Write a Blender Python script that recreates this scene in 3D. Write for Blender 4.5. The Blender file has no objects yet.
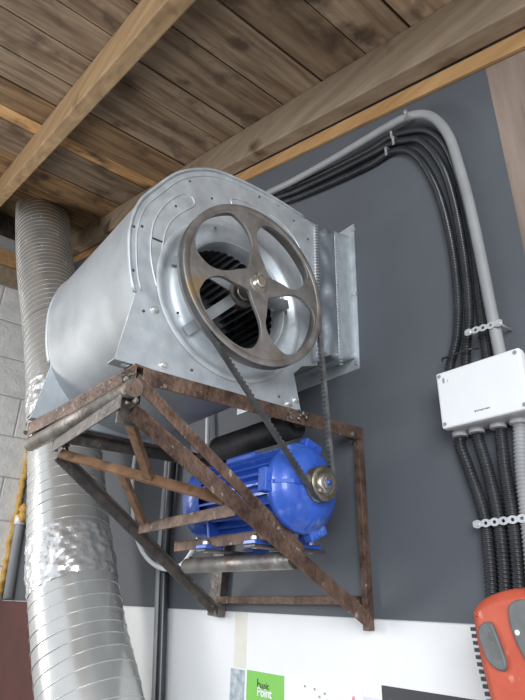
import bpy, bmesh, math, random
from mathutils import Vector, Matrix, noise
PI = math.pi
rnd = random.Random(7)
COL = bpy.context.scene.collection

# ------------------------------------------------------------------ materials
def mat(name, c1, c2=None, scale=(8, 8, 8), rough=.5, metal=0.0, bump=0.0, bscale=None, contrast=(.35, .65),
        spots=None, spot_scale=20, spot_thr=(.62, .7), rough2=None, detail=6, attr=False, alpha=None, coat=0):
    m = bpy.data.materials.new(name); m.use_nodes = True
    nt = m.node_tree; N = nt.nodes; L = nt.links
    b = N['Principled BSDF']
    b.inputs['Roughness'].default_value = rough; b.inputs['Metallic'].default_value = metal
    b.inputs['Base Color'].default_value = (*c1, 1)
    if coat: b.inputs['Coat Weight'].default_value = coat
    tc = N.new('ShaderNodeTexCoord'); mp = N.new('ShaderNodeMapping')
    mp.inputs['Scale'].default_value = scale
    L.new(tc.outputs['Object'], mp.inputs['Vector'])
    nz = N.new('ShaderNodeTexNoise'); nz.inputs['Scale'].default_value = 1; nz.inputs['Detail'].default_value = detail
    nz.inputs['Roughness'].default_value = .6
    L.new(mp.outputs['Vector'], nz.inputs['Vector'])
    col = None
    if c2 is not None:
        r = N.new('ShaderNodeValToRGB'); r.color_ramp.elements[0].position = contrast[0]; r.color_ramp.elements[1].position = contrast[1]
        r.color_ramp.elements[0].color = (*c1, 1); r.color_ramp.elements[1].color = (*c2, 1)
        L.new(nz.outputs['Fac'], r.inputs['Fac']); col = r.outputs['Color']
    if attr:
        a = N.new('ShaderNodeAttribute'); a.attribute_name = 'tone'
        mx = N.new('ShaderNodeMix'); mx.data_type = 'RGBA'; mx.blend_type = 'MULTIPLY'; mx.inputs['Factor'].default_value = 1
        L.new(col, mx.inputs['A']); L.new(a.outputs['Color'], mx.inputs['B']); col = mx.outputs['Result']
    if spots is not None:
        n2 = N.new('ShaderNodeTexNoise'); n2.inputs['Scale'].default_value = spot_scale; n2.inputs['Detail'].default_value = 5
        L.new(tc.outputs['Object'], n2.inputs['Vector'])
        r2 = N.new('ShaderNodeValToRGB'); r2.color_ramp.elements[0].position = spot_thr[0]; r2.color_ramp.elements[1].position = spot_thr[1]
        L.new(n2.outputs['Fac'], r2.inputs['Fac'])
        mx = N.new('ShaderNodeMix'); mx.data_type = 'RGBA'
        L.new(r2.outputs['Color'], mx.inputs['Factor'])
        if col: L.new(col, mx.inputs['A'])
        else: mx.inputs['A'].default_value = (*c1, 1)
        mx.inputs['B'].default_value = (*spots, 1); col = mx.outputs['Result']
    if col: L.new(col, b.inputs['Base Color'])
    if rough2 is not None:
        mr = N.new('ShaderNodeMapRange'); mr.inputs['From Min'].default_value = .3; mr.inputs['From Max'].default_value = .7
        mr.inputs['To Min'].default_value = rough; mr.inputs['To Max'].default_value = rough2
        L.new(nz.outputs['Fac'], mr.inputs['Value']); L.new(mr.outputs['Result'], b.inputs['Roughness'])
    if bump:
        bp = N.new('ShaderNodeBump'); bp.inputs['Strength'].default_value = bump; bp.inputs['Distance'].default_value = .01
        if bscale:
            n3 = N.new('ShaderNodeTexNoise'); n3.inputs['Scale'].default_value = bscale; n3.inputs['Detail'].default_value = 4
            L.new(tc.outputs['Object'], n3.inputs['Vector']); L.new(n3.outputs['Fac'], bp.inputs['Height'])
        else: L.new(nz.outputs['Fac'], bp.inputs['Height'])
        L.new(bp.outputs['Normal'], b.inputs['Normal'])
    return m

M = {}
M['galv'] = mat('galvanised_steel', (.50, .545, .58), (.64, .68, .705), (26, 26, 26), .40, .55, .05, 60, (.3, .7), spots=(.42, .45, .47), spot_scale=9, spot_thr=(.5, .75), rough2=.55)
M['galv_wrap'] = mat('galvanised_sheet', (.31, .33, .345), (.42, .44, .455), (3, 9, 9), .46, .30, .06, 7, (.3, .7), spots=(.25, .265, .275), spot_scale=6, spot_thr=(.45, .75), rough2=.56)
M['galv_flange'] = mat('galvanised_flange', (.48, .51, .55), (.62, .66, .70), (20, 20, 20), .42, .4, .1, 30, (.3, .7))
M['iron'] = mat('cast_iron', (.20, .185, .17), (.36, .345, .33), (18, 18, 18), .42, .75, .12, 70, (.3, .7), spots=(.36, .24, .10), spot_scale=7, spot_thr=(.60, .74), rough2=.6)
M['rust'] = mat('rusty_angle_steel', (.055, .030, .021), (.20, .125, .09), (20, 20, 20), .52, .35, .45, 90, (.34, .66), spots=(.42, .36, .31), spot_scale=38, spot_thr=(.65, .73))
M['rust_orange'] = mat('orange_rust_steel', (.15, .075, .038), (.33, .185, .10), (25, 25, 25), .7, .2, .3, 90, (.3, .7), spots=(.12, .07, .05), spot_scale=30, spot_thr=(.55, .7))
M['steel_dark'] = mat('dark_oily_steel', (.07, .06, .055), (.17, .15, .135), (20, 20, 20), .45, .5, .3, 80, (.3, .7), spots=(.30, .25, .21), spot_scale=22, spot_thr=(.62, .75))
M['pipe'] = mat('grey_steel_pipe', (.20, .18, .165), (.42, .40, .38), (20, 20, 20), .4, .6, .2, 70, (.3, .7), spots=(.25, .13, .07), spot_scale=18, spot_thr=(.6, .72))
M['pipe_rust'] = mat('rusty_steel_pipe', (.11, .09, .075), (.32, .29, .26), (20, 20, 20), .42, .6, .3, 70, (.3, .7), spots=(.26, .13, .07), spot_scale=18, spot_thr=(.55, .7))
M['weld'] = mat('weld_metal', (.07, .055, .045), (.36, .32, .28), (60, 60, 60), .5, .6, .5, 150, (.4, .65))
M['blue'] = mat('blue_motor_paint', (.022, .075, .42), (.045, .135, .56), (14, 14, 14), .36, .05, .08, 60, (.3, .7), spots=(.25, .34, .60), spot_scale=16, spot_thr=(.62, .8), coat=.3)
M['black'] = mat('black_plastic', (.020, .021, .024), (.040, .042, .047), (10, 10, 10), .24, 0, 0)
M['blackpipe'] = mat('black_pipe', (.018, .02, .024), (.03, .032, .038), (10, 10, 10), .3, 0, 0)
M['foam_black'] = mat('black_foam_sleeve', (.012, .012, .013), (.035, .035, .037), (15, 15, 15), .6, 0, .3, 40)
M['blade'] = mat('impeller_steel', (.20, .21, .22), (.32, .33, .34), (15, 15, 15), .45, .5, 0)
M['arm'] = mat('dull_galvanised_arm', (.24, .26, .27), (.36, .38, .39), (15, 15, 15), .5, .5, 0)
M['shiny'] = mat('machined_steel', (.50, .47, .42), (.68, .66, .62), (30, 30, 30), .28, .9, .05, 90)
M['brass'] = mat('worn_pulley_metal', (.20, .18, .13), (.40, .37, .30), (30, 30, 30), .35, .85, .1, 90)
M['rubber'] = mat('belt_rubber', (.045, .045, .046), (.11, .11, .11), (30, 30, 30), .55, 0, .15, 100)
M['panel'] = mat('slate_grey_board', (.088, .097, .112), (.112, .122, .138), (2.2, 2.2, 2.2), .62, 0, .03, 60, (.3, .7), spots=(.16, .17, .19), spot_scale=4, spot_thr=(.66, .9))
M['white'] = mat('white_wall', (.80, .81, .82), (.86, .865, .87), (3, 3, 3), .6, 0, .03, 50)
M['block'] = mat('aerated_block', (.70, .695, .67), (.84, .83, .80), (12, 12, 12), .9, 0, .5, 40)
M['mortar'] = mat('mortar', (.42, .41, .40), (.50, .49, .48), (20, 20, 20), .9, 0, .5, 60)
M['plank'] = mat('old_plank', (.22, .132, .072), (.53, .385, .25), (22, 2.6, 22), .75, 0, .35, None, (.36, .66), spots=(.10, .062, .04), spot_scale=6.5, spot_thr=(.54, .68), attr=True)
M['beam'] = mat('pale_pine_beam', (.30, .18, .085), (.54, .36, .19), (2.2, 24, 24), .65, 0, .2, None, (.3, .68), spots=(.20, .105, .05), spot_scale=5, spot_thr=(.64, .74))
M['beam2'] = mat('weathered_beam', (.22, .16, .105), (.40, .31, .22), (2.2, 24, 24), .7, 0, .25, None, (.3, .68), spots=(.12, .07, .04), spot_scale=6, spot_thr=(.58, .70))
M['lath'] = mat('orange_pine_lath', (.40, .22, .085), (.58, .35, .16), (3, 28, 28), .6, 0, .15, None, (.3, .7))
M['laminate'] = mat('brown_wood_board', (.21, .155, .125), (.34, .265, .22), (26, 10, 2.2), .6, 0, .06, None, (.3, .7), spots=(.14, .10, .08), spot_scale=5, spot_thr=(.62, .78))
M['floor'] = mat('concrete_floor', (.13, .125, .12), (.18, .175, .17), (4, 4, 4), .8, 0, .2, 20)
M['conduit_grey'] = mat('grey_conduit', (.27, .275, .28), (.33, .335, .34), (10, 10, 10), .5, 0, 0)
M['white_plastic'] = mat('white_plastic', (.82, .83, .84), (.86, .87, .88), (10, 10, 10), .35, 0, 0)
M['grey_plastic'] = mat('light_grey_plastic', (.55, .55, .56), (.60, .60, .61), (10, 10, 10), .4, 0, 0)
M['zinc'] = mat('zinc_strap', (.62, .63, .64), (.76, .77, .78), (30, 30, 30), .35, .7, .05, 90)
M['duct'] = mat('silver_flexible_duct', (.55, .55, .53), (.61, .61, .59), (12, 12, 5), .22, .50, .015, 22, (.3, .7), rough2=.28)
M['duct_wire'] = mat('pale_duct_rib', (.62, .62, .60), (.70, .70, .68), (12, 12, 5), .3, .5, 0)
M['foil'] = mat('crumpled_foil_tape', (.62, .62, .61), (.78, .78, .77), (30, 30, 30), .25, .6, .6, 30, (.3, .7))
M['foam_yellow'] = mat('yellow_mounting_foam', (.50, .28, .05), (.70, .44, .12), (25, 25, 25), .8, 0, .6, 50)
M['maroon'] = mat('maroon_board', (.060, .012, .008), (.10, .022, .014), (5, 5, 5), .5, 0, .06, 30, (.3, .7))
M['tool_red'] = mat('orange_red_plastic', (.48, .075, .038), (.58, .115, .06), (18, 18, 18), .42, 0, .06, 60, (.3, .7), spots=(.62, .24, .16), spot_scale=45, spot_thr=(.64, .75))
M['tool_grey'] = mat('grey_rubber', (.10, .105, .105), (.16, .165, .165), (25, 25, 25), .5, 0, .1, 80, spots=(.30, .31, .28), spot_scale=60, spot_thr=(.66, .76))
M['canvas'] = mat('grey_duct_fabric', (.16, .18, .205), (.27, .295, .32), (9, 9, 9), .30, .35, .2, 14, (.3, .7))
M['green'] = mat('green_poster', (.20, .55, .08), (.22, .58, .10), (4, 4, 4), .5)
M['ink'] = mat('dark_ink', (.02, .05, .02), None, rough=.5)
M['paper'] = mat('white_paper', (.84, .84, .86), (.88, .88, .88), (8, 8, 8), .5)
M['pink'] = mat('pink_ink', (.75, .22, .33), (.82, .45, .52), (60, 60, 60), .5)
M['lilac'] = mat('lilac_print', (.62, .62, .74), (.80, .78, .86), (60, 60, 60), .5)
M['charcoal'] = mat('charcoal_print', (.035, .035, .04), None, rough=.4)
M['tape'] = mat('cream_tape', (.68, .66, .58), (.78, .76, .68), (10, 10, 10), .6)
M['bluepic'] = mat('blue_grey_print', (.20, .28, .36), (.62, .64, .64), (40, 40, 40), .5)

# ------------------------------------------------------------------ mesh helpers
def V(*a): return Vector(a)
class MB:
    def __init__(s): s.v = []; s.f = []; s.s = []; s.col = []
    def add(s, vs, fs, smooth=False):
        o = len(s.v); s.v += [tuple(v) for v in vs]; s.f += [tuple(i + o for i in f) for f in fs]; s.s += [smooth] * len(fs)
    def box(s, a, b):
        x0, y0, z0 = [min(a[i], b[i]) for i in range(3)]; x1, y1, z1 = [max(a[i], b[i]) for i in range(3)]
        s.add([(x0,y0,z0),(x1,y0,z0),(x1,y1,z0),(x0,y1,z0),(x0,y0,z1),(x1,y0,z1),(x1,y1,z1),(x0,y1,z1)],
              [(0,3,2,1),(4,5,6,7),(0,1,5,4),(1,2,6,5),(2,3,7,6),(3,0,4,7)])
    def bar(s, p, q, w, h, up=(0,0,1), ow=0, oh=0):
        p = Vector(p); q = Vector(q); d = (q-p).normalized(); up = Vector(up); u = (up - d*up.dot(d)).normalized(); sd = d.cross(u)
        vs = []
        for c in (p, q):
            for a, b in ((-1,-1),(1,-1),(1,1),(-1,1)): vs.append(c + sd*(a*w/2+ow) + u*(b*h/2+oh))
        s.add(vs, [(0,1,2,3)[::-1],(4,5,6,7),(0,1,5,4),(1,2,6,5),(2,3,7,6),(3,0,4,7)])
    def angle(s, p, q, w, t=.004, up=(0,0,1), side=1, top=1):
        # L profile: one leg along `up`, one along the side axis
        s.bar(p, q, t, w, up, side*w/2 - side*t/2, 0)
        s.bar(p, q, w, t, up, 0, top*(w/2 - t/2))
    def tube(s, path, r, seg=12, caps=True, smooth=True, closed=False, rf=None):
        P = [Vector(p) for p in path]; n = len(P); T = []
        for i in range(n):
            a = P[i-1] if (i or closed) else P[0]; b = P[(i+1) % n] if (i < n-1 or closed) else P[-1]
            T.append((b-a).normalized())
        u = T[0].orthogonal().normalized(); vs = []; fs = []
        for i in range(n):
            u = (u - T[i]*u.dot(T[i])).normalized(); w = T[i].cross(u)
            rr = r if rf is None else rf(i)
            for k in range(seg):
                a = 2*PI*k/seg; R = rr(a) if callable(rr) else rr
                vs.append(P[i] + (u*math.cos(a) + w*math.sin(a))*R)
        m = n if closed else n-1
        for i in range(m):
            for k in range(seg):
                j = (i+1) % n; fs.append((i*seg+k, i*seg+(k+1) % seg, j*seg+(k+1) % seg, j*seg+k))
        s.add(vs, fs, smooth)
        if caps and not closed:
            s.add([vs[k] for k in range(seg)], [tuple(range(seg))[::-1]]); s.add([vs[(n-1)*seg+k] for k in range(seg)], [tuple(range(seg))])
    def latheX(s, prof, c, seg=64, smooth=True, closed=False, a0=0):   # prof (x,r) around the X axis through (y,z)=c
        vs = []; n = len(prof)
        for x, r in prof:
            for k in range(seg):
                a = a0 + 2*PI*k/seg; vs.append((x, c[0]+r*math.cos(a), c[1]+r*math.sin(a)))
        fs = []
        for i in range(n if closed else n-1):
            j = (i+1) % n
            for k in range(seg): fs.append((i*seg+k, i*seg+(k+1) % seg, j*seg+(k+1) % seg, j*seg+k))
        s.add(vs, fs, smooth)
    def blob(s, c, r, n=8, amp=.3):
        vs = []; fs = []; m = n//2+1
        for i in range(m+1):
            th = PI*i/m
            for k in range(n):
                ph = 2*PI*k/n; d = Vector((math.sin(th)*math.cos(ph), math.sin(th)*math.sin(ph), math.cos(th)))
                vs.append(Vector(c) + d*r*(1+amp*noise.noise(d*2+Vector(c)*90)))
        for i in range(m):
            for k in range(n): fs.append((i*n+k, (i+1)*n+k, (i+1)*n+(k+1) % n, i*n+(k+1) % n))
        s.add(vs, fs, True)
    def build(s, name, m, parent=None, bevel=0, segs=2, subsurf=0):
        me = bpy.data.meshes.new(name); me.from_pydata(s.v, [], s.f); me.update()
        for i, p in enumerate(me.polygons): p.use_smooth = s.s[i]
        bm = bmesh.new(); bm.from_mesh(me); bmesh.ops.remove_doubles(bm, verts=bm.verts, dist=1e-6); bmesh.ops.recalc_face_normals(bm, faces=bm.faces); bm.to_mesh(me); bm.free()
        return link(name, me, m, parent, bevel, segs)

def link(name, me, m, parent=None, bevel=0, segs=2):
    o = bpy.data.objects.new(name, me); COL.objects.link(o)
    if m: me.materials.clear(); me.materials.append(m)
    if parent is not None:
        o.parent = parent
        if parent.type == 'EMPTY': o.location = -parent.location
    if bevel:
        b = o.modifiers.new('bevel', 'BEVEL'); b.width = bevel; b.segments = segs; b.limit_method = 'ANGLE'; b.angle_limit = .6
    return o

def catmull(pts, n=8, closed=True):
    P = [Vector(p) for p in pts]; out = []; m = len(P)
    for i in range(m if closed else m-1):
        p1 = P[i]; p2 = P[(i+1) % m]
        p0 = P[i-1] if (closed or i) else p1*2-p2
        p3 = P[(i+2) % m] if (closed or i < m-2) else p2*2-p1
        for k in range(n):
            t = k/n
            out.append(.5*((2*p1)+(p2-p0)*t+(2*p0-5*p1+4*p2-p3)*t*t+(3*p1-p0-3*p2+p3)*t**3))
    if not closed: out.append(P[-1].copy())
    return out

MX = Matrix(((0,0,1,0),(1,0,0,0),(0,1,0,0),(0,0,0,1)))      # local x->Y, y->Z, z->X
MY = Matrix(((1,0,0,0),(0,0,-1,0),(0,1,0,0),(0,0,0,1)))     # local x->X, y->Z, z->-Y
def plate(name, loops, t, matrix, offset, m, parent=None, bev=0):
    cu = bpy.data.curves.new(name, 'CURVE'); cu.dimensions = '2D'; cu.fill_mode = 'BOTH'; cu.extrude = max(t/2-bev, 0); cu.bevel_depth = bev; cu.bevel_resolution = 1 if bev else 0
    if bev: cu.offset = -bev
    for lp in loops:
        sp = cu.splines.new('POLY'); sp.points.add(len(lp)-1); sp.use_cyclic_u = True
        for i, q in enumerate(lp): sp.points[i].co = (q[0], q[1], 0, 1)
    ob = bpy.data.objects.new(name, cu); COL.objects.link(ob)
    dg = bpy.context.evaluated_depsgraph_get(); me = bpy.data.meshes.new_from_object(ob.evaluated_get(dg))
    bpy.data.objects.remove(ob); bpy.data.curves.remove(cu)
    me.transform(Matrix.Translation(Vector(offset)) @ matrix); me.update()
    me.name = name
    return link(name, me, m, parent)

def textmesh(name, txt, size, loc, m, parent=None, extrude=.0006, mtx=MY, bold=0):
    cu = bpy.data.curves.new(name, 'FONT'); cu.body = txt; cu.size = size; cu.extrude = extrude; cu.offset = bold
    ob = bpy.data.objects.new(name, cu); COL.objects.link(ob)
    dg = bpy.context.evaluated_depsgraph_get(); me = bpy.data.meshes.new_from_object(ob.evaluated_get(dg))
    bpy.data.objects.remove(ob); bpy.data.curves.remove(cu)
    me.transform(Matrix.Translation(Vector(loc)) @ mtx); me.name = name
    return link(name, me, m, parent)

def tag(o, label, cat, group=None):
    o['label'] = label; o['category'] = cat
    if group: o['group'] = group
    return o
def thing(name, loc, label, cat, group=None):
    o = bpy.data.objects.new(name, None); COL.objects.link(o); o.location = loc; o.empty_display_size = .05
    return tag(o, label, cat, group)
def struct(o): o['kind'] = 'structure'; return o

# ------------------------------------------------------------------ the room
RS = .3285                                  # fall of the roof towards +X
def roof(x, off): return off - RS*x
XL, XR, YF, ZF = -3.1, 1.5, -2.7, -1.5
m = MB(); m.box((XL-.1, -9, ZF-.1), (7, .1, ZF)); struct(m.build('floor', M['floor']))
# back wall, its top following the roof
m = MB(); vs = []
for y in (0, .1):
    vs += [(XL-.1, y, ZF), (XR, y, ZF), (XR, y, roof(XR, 1.80)), (XL-.1, y, roof(XL-.1, 1.80))]
m.add(vs, [(0,1,2,3),(7,6,5,4),(0,4,5,1),(1,5,6,2),(2,6,7,3),(3,7,4,0)]); struct(m.build('wall_back', M['white']))
# slate-grey board lining the upper part of the back wall
m = MB(); vs = []
for y in (-.006, 0):
    vs += [(XL, y, .014), (.517, y, .014), (.522, y, 1.62), (XL, y, roof(XL, 1.79))]
m.add(vs, [(0,1,2,3),(7,6,5,4),(0,4,5,1),(1,5,6,2),(2,6,7,3),(3,7,4,0)]); struct(m.build('trim_1', M['panel']))
m = MB(); vs = []
edge = [(.5185, .014), (.517, .8), (.519, 1.05), (.514, 1.28), (.524, 1.47), (.526, 1.6)]
for y in (-.005, 0):
    vs += [(x, y, z) for x, z in edge] + [(XR, y, roof(XR, 1.79)), (XR, y, .014)]
n = len(edge)+2
m.add(vs, [tuple(range(n)), tuple(range(n, 2*n))[::-1]] + [(i, (i+1) % n, (i+1) % n+n, i+n) for i in range(n)])
struct(m.build('trim_2', M['laminate']))
# left wall of aerated blocks, mortar behind
m = MB(); m.box((XL-.1, YF, ZF), (XL-.006, 0, 2.62)); wl = struct(m.build('wall_left', M['mortar']))
m = MB(); z = -1.5; row = 0
while z < 2.2:
    y = -.006 - (.15 if row % 2 else 0) ; y1 = 0
    h = .285
    ys = [0] + [-(.15 if row % 2 else .45) - .6*k for k in range(6)]
    for a, b in zip(ys, ys[1:]):
        b = max(b, YF)
        if a > YF: m.box((XL-.02, b+.004, z+.004), (XL, a-.004, min(z+h, 2.2)-.004))
    z += h; row += 1
bl = m.build('block_courses', M['block'], wl, bevel=.006)
# timber plate on top of the left wall
m = MB(); m.box((XL-.06, YF, 2.205), (XL+.01, -.01, 2.36)); struct(m.build('trim_3', M['beam2'], bevel=.004))
m = MB(); m.box((XL-.06, YF, 2.365), (XL+.03, -.01, 2.49)); struct(m.build('trim_5', M['lath'], bevel=.004))
m = MB(); m.box((XL-.1, YF, 2.495), (XL-.02, -.01, 2.84)); struct(m.build('trim_7', M['steel_dark']))
# ceiling: old boards running front to back on the rafters
def ceiling():
    m = MB(); tones = []
    def run(seams, y0, y1):
        for i, (a, b) in enumerate(zip(seams, seams[1:])):
            g = .003 + rnd.random()*.003; dz = rnd.uniform(-.004, .006)
            t = rnd.uniform(.5, 1.1); hue = rnd.uniform(-.07, .10)
            key = round((a+b)/2, 2)
            if -1.56 < key < -1.38: t, hue = 1.0, .34
            elif -2.0 < key < -1.56: t, hue = .52, -.05
            elif -2.8 < key < -1.95: t, hue = .55, .28
            elif -1.38 < key < -1.06: t, hue = .50, .2
            elif -1.06 < key < -.55: t, hue = .60, -.04
            elif -.55 < key < -.25: t, hue = .58, -.02
            elif -.25 < key < -.02: t, hue = .70, -.05
            elif -.02 < key < .18: t, hue = .50, .03
            elif .18 < key < .36: t, hue = .78, -.03
            x0, x1 = b+g, a-g
            o = [(x0, y0), (x1, y0), (x1, y1), (x0, y1)]
            vs = [(x, y, roof(x, 1.805)+dz) for x, y in o] + [(x, y, roof(x, 1.83)+dz) for x, y in o]
            m.add(vs, [(0,1,2,3)[::-1],(4,5,6,7),(0,1,5,4),(1,2,6,5),(2,3,7,6),(3,0,4,7)])
            t *= 1.18; tones.extend([(t*(1+hue*.6), t, t*(1-hue), 1)]*6)
    run([1.5,1.3,1.1,.9,.70,.51,.355,.18,-.03,-.25,-.52,-.70,-1.06,-1.40,-1.54,-1.94,-2.3,-2.68,-3.2], -.715, 0)
    run([1.5,1.28,1.05,.82,.6,.38,.17,-.05,-.26,-.48,-.69,-.93,-1.16,-1.40,-1.54,-1.94,-2.3,-2.68,-3.2], YF, -.716)
    me = bpy.data.meshes.new('ceiling'); me.from_pydata(m.v, [], m.f); me.update()
    ca = me.color_attributes.new('tone', 'FLOAT_COLOR', 'CORNER')
    for p, c in zip(me.polygons, tones):
        for li in p.loop_indices: ca.data[li].color = c
    return struct(link('ceiling', me, M['plank']))
cg = ceiling()
m = MB(); vs = []
for y in (YF, .1):
    vs += [(XR, y, roof(XR, 1.845)), (XL-.1, y, roof(XL-.1, 1.845)), (XL-.1, y, roof(XL-.1, 1.88)), (XR, y, roof(XR, 1.88))]
m.add(vs, [(0,1,2,3)[::-1],(4,5,6,7),(0,1,5,4),(1,2,6,5),(2,3,7,6),(3,0,4,7)])
m.build('roof_light_block', M['steel_dark'], cg)  # slab added above the ceiling boards to block light from overhead
def sloped(name, x0, x1, ya, yb, o0, o1, mt, twist=0, **k):
    vs = []
    for x in (x0, x1):
        dy = twist*(x-x0)
        vs += [(x, ya+dy, roof(x, o0)), (x, yb+dy, roof(x, o0)), (x, yb+dy, roof(x, o1)), (x, ya+dy, roof(x, o1))]
    m = MB(); m.add(vs, [(0,1,2,3)[::-1],(4,5,6,7),(0,1,5,4),(1,2,6,5),(2,3,7,6),(3,0,4,7)])
    return m.build(name, mt, **k)
r = sloped('rafter', -3.09, 1.45, -.775, -.712, 1.612, 1.80, M['beam'], twist=.015, bevel=.006)
tag(r, 'bright squared pine rafter crossing the upper left under the ceiling boards', 'beam')
r = sloped('rafter', -3.09, 1.45, -.084, -.0205, 1.627, 1.80, M['beam2'], bevel=.005)
tag(r, 'weathered stained rafter running along the top of the grey wall', 'beam')
r = sloped('batten', -3.09, 1.45, -.020, -.0065, 1.565, 1.622, M['lath'], bevel=.002)
tag(r, 'thin orange pine batten nailed to the grey wall under the weathered rafter', 'batten')

# yellow foam squeezed out along the corner
m = MB(); P = []
for i in range(60):
    z = -.02 + i*.022
    P.append((XL+.025+rnd.uniform(-.006, .006), -.03+rnd.uniform(-.008, .008), z))
m.tube(P, .03, 8, rf=lambda i: .018+.010*noise.noise(Vector((i*.7, 0, 0))))
struct(m.build('trim_4', M['foam_yellow']))

# ------------------------------------------------------------------ steel frame
FX0, FX1 = -.566, .012                      # outer faces left and right
fr = thing('wall_bracket', (-.29, 0, 0), 'rusty welded angle-iron bracket on the wall carrying the blower and motor', 'bracket')
def part(name, mt, fn, bevel=.0012):
    m = MB(); fn(m); return m.build(name, mt, fr, bevel=bevel)
zr = .472; w = .035
part('rail', M['rust'], lambda m: m.angle((FX1-w/2, -.667, zr-w/2-.002), (FX1-w/2, -.008, zr-w/2+.006), w, side=1, top=1))
part('rail', M['steel_dark'], lambda m: m.angle((FX0+w/2, -.696, zr-w/2-.002), (FX0+w/2, -.008, zr-w/2+.006), w, side=-1, top=1))
part('rail', M['rust'], lambda m: m.angle((FX0, -.698, zr-w/2), (FX1, -.668, zr-w/2), w, side=1, top=1))
part('post', M['rust'], lambda m: m.bar((.002, -.018, .478), (.004, -.018, -.012), .018, .021, (0, 1, 0)))
part('post', M['steel_dark'], lambda m: m.bar((-.59, -.021, .47), (-.625, -.021, -.002), .062, .026, (0, 1, 0)))
part('crossbar', M['rust'], lambda m: m.bar((-.60, -.030, .045), (-.012, -.030, .052), .016, .020, (0, 0, 1)))
part('brace', M['rust'], lambda m: m.angle((.000, -.682, .372), (.000, -.030, .010), .034, up=(1, 0, 0), side=-1, top=1))
part('brace', M['rust'], lambda m: m.angle((.000, -.682, .440), (.000, -.232, .146), .025, up=(1, 0, 0), side=-1, top=1))
part('brace', M['steel_dark'], lambda m: m.angle((-.425, -.660, .366), (-.602, -.035, .012), .028, up=(1, 0, 0), side=-1, top=-1))
part('crossbar', M['steel_dark'], lambda m: m.angle((-.430, -.668, .388), (.004, -.690, .391), .028, side=1, top=1))
part('diagonal_strut', M['rust_orange'], lambda m: m.bar((-.415, -.664, .370), (-.010, -.436, .238), .012, .022, (0, .55, 1)))
part('diagonal_strut', M['rust_orange'], lambda m: m.bar((-.020, -.668, .362), (-.182, -.527, .289), .022, .012, (0, .55, 1)))
part('diagonal_strut', M['rust_orange'], lambda m: m.bar((-.255, -.566, .312), (-.420, -.415, .229), .022, .012, (0, .55, 1)))
part('crossbar', M['rust'], lambda m: m.angle((-.462, -.390, .216), (-.004, -.399, .221), .026, side=1, top=1))
part('crossbar', M['rust'], lambda m: m.angle((-.40, -.312, .172), (-.004, -.317, .175), .024, side=1, top=1))
def pipe_(m, a, b, r):
    a = Vector(a); b = Vector(b); m.tube([a, b], r, 24)
    d = (b-a).normalized()
part('pipe', M['pipe_rust'], lambda m: pipe_(m, (-.60, -.690, .425), (.016, -.684, .421), .0195), 0)
part('pipe', M['pipe'], lambda m: pipe_(m, (-.47, -.236, .131), (-.012, -.236, .131), .020), 0)
part('mount_strip', M['steel_dark'], lambda m: m.box((-.060, -.345, .1515), (-.020, -.130, .1575)))
part('mount_strip', M['steel_dark'], lambda m: m.box((-.255, -.345, .1515), (-.215, -.130, .1575)))
part('gusset', M['steel_dark'], lambda m: m.box((-.016, -.700, .352), (-.012, -.655, .468)))
# welds
welds = [(.010, -.700, .436), (.012, -.690, .402), (-.590, -.700, .447), (-.006, -.028, .030), (-.006, -.034, .452), 
         (-.46, -.24, .140), (-.42, -.66, .385), (-.61, -.035, .02), (.013, -.235, .462), (.002, -.240, .152)]
for i, c in enumerate(welds):
    m = MB()
    for k in range(7):
        q = Vector(c) + Vector((rnd.uniform(-.006, .006), rnd.uniform(-.014, .014), rnd.uniform(-.014, .014)))
        m.blob(q, rnd.uniform(.0035, .0075), 8, .6)
    m.build('weld_bead', M['weld'], fr)
for x, y, z in [(.013, -.05, .455), (.013, -.27, .455)]:
    m = MB(); m.latheX([(x-.001, .010), (x+.003, .010), (x+.004, .004), (x+.004, 0)], (y, z), 8, False); m.build('bolt', M['weld'], fr)

# black sleeved crossbar behind the motor
m = MB(); m.tube([(-.40, -.20, .462), (-.395, -.20, .462), (-.05, -.20, .462), (-.042, -.20, .462)], .042, 32, rf=lambda i: (.029, .036, .036, .029)[i])
sl = m.build('foam_sleeve', M['foam_black'], fr)
m = MB(); m.tube([(-.56, -.20, .460), (-.012, -.20, .460)], .010, 12); m.build('sleeve_rod', M['steel_dark'], fr)
# ------------------------------------------------------------------ the blower
C = (-.447, .719); XP = -.0; WF = .515
fan = thing('centrifugal_blower', (-.26, -.46, .473), 'large galvanised steel centrifugal blower with scroll housing on the rusty bracket', 'blower')
scroll = [(-.207,1.093),(-.317,1.10),(-.42,1.097),(-.514,1.084),(-.575,1.057),(-.640,1.004),(-.696,.921),(-.724,.87),(-.737,.805),(-.733,.737),(-.712,.65),(-.665,.575),(-.59,.515),(-.50,.487),(-.42,.484),(-.34,.50),(-.275,.545),(-.225,.60)]
sc = [(-.165, 1.087)] + [tuple(p) for p in catmull([(a, b, 0) for a, b in scroll], 6, False)] + [(-.165, .622)]
sc = [(p[0], p[1]) for p in sc]
def circle(c, r, n=64): return [(c[0]+r*math.cos(2*PI*k/n), c[1]+r*math.sin(2*PI*k/n)) for k in range(n)]
RB = .203
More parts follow.
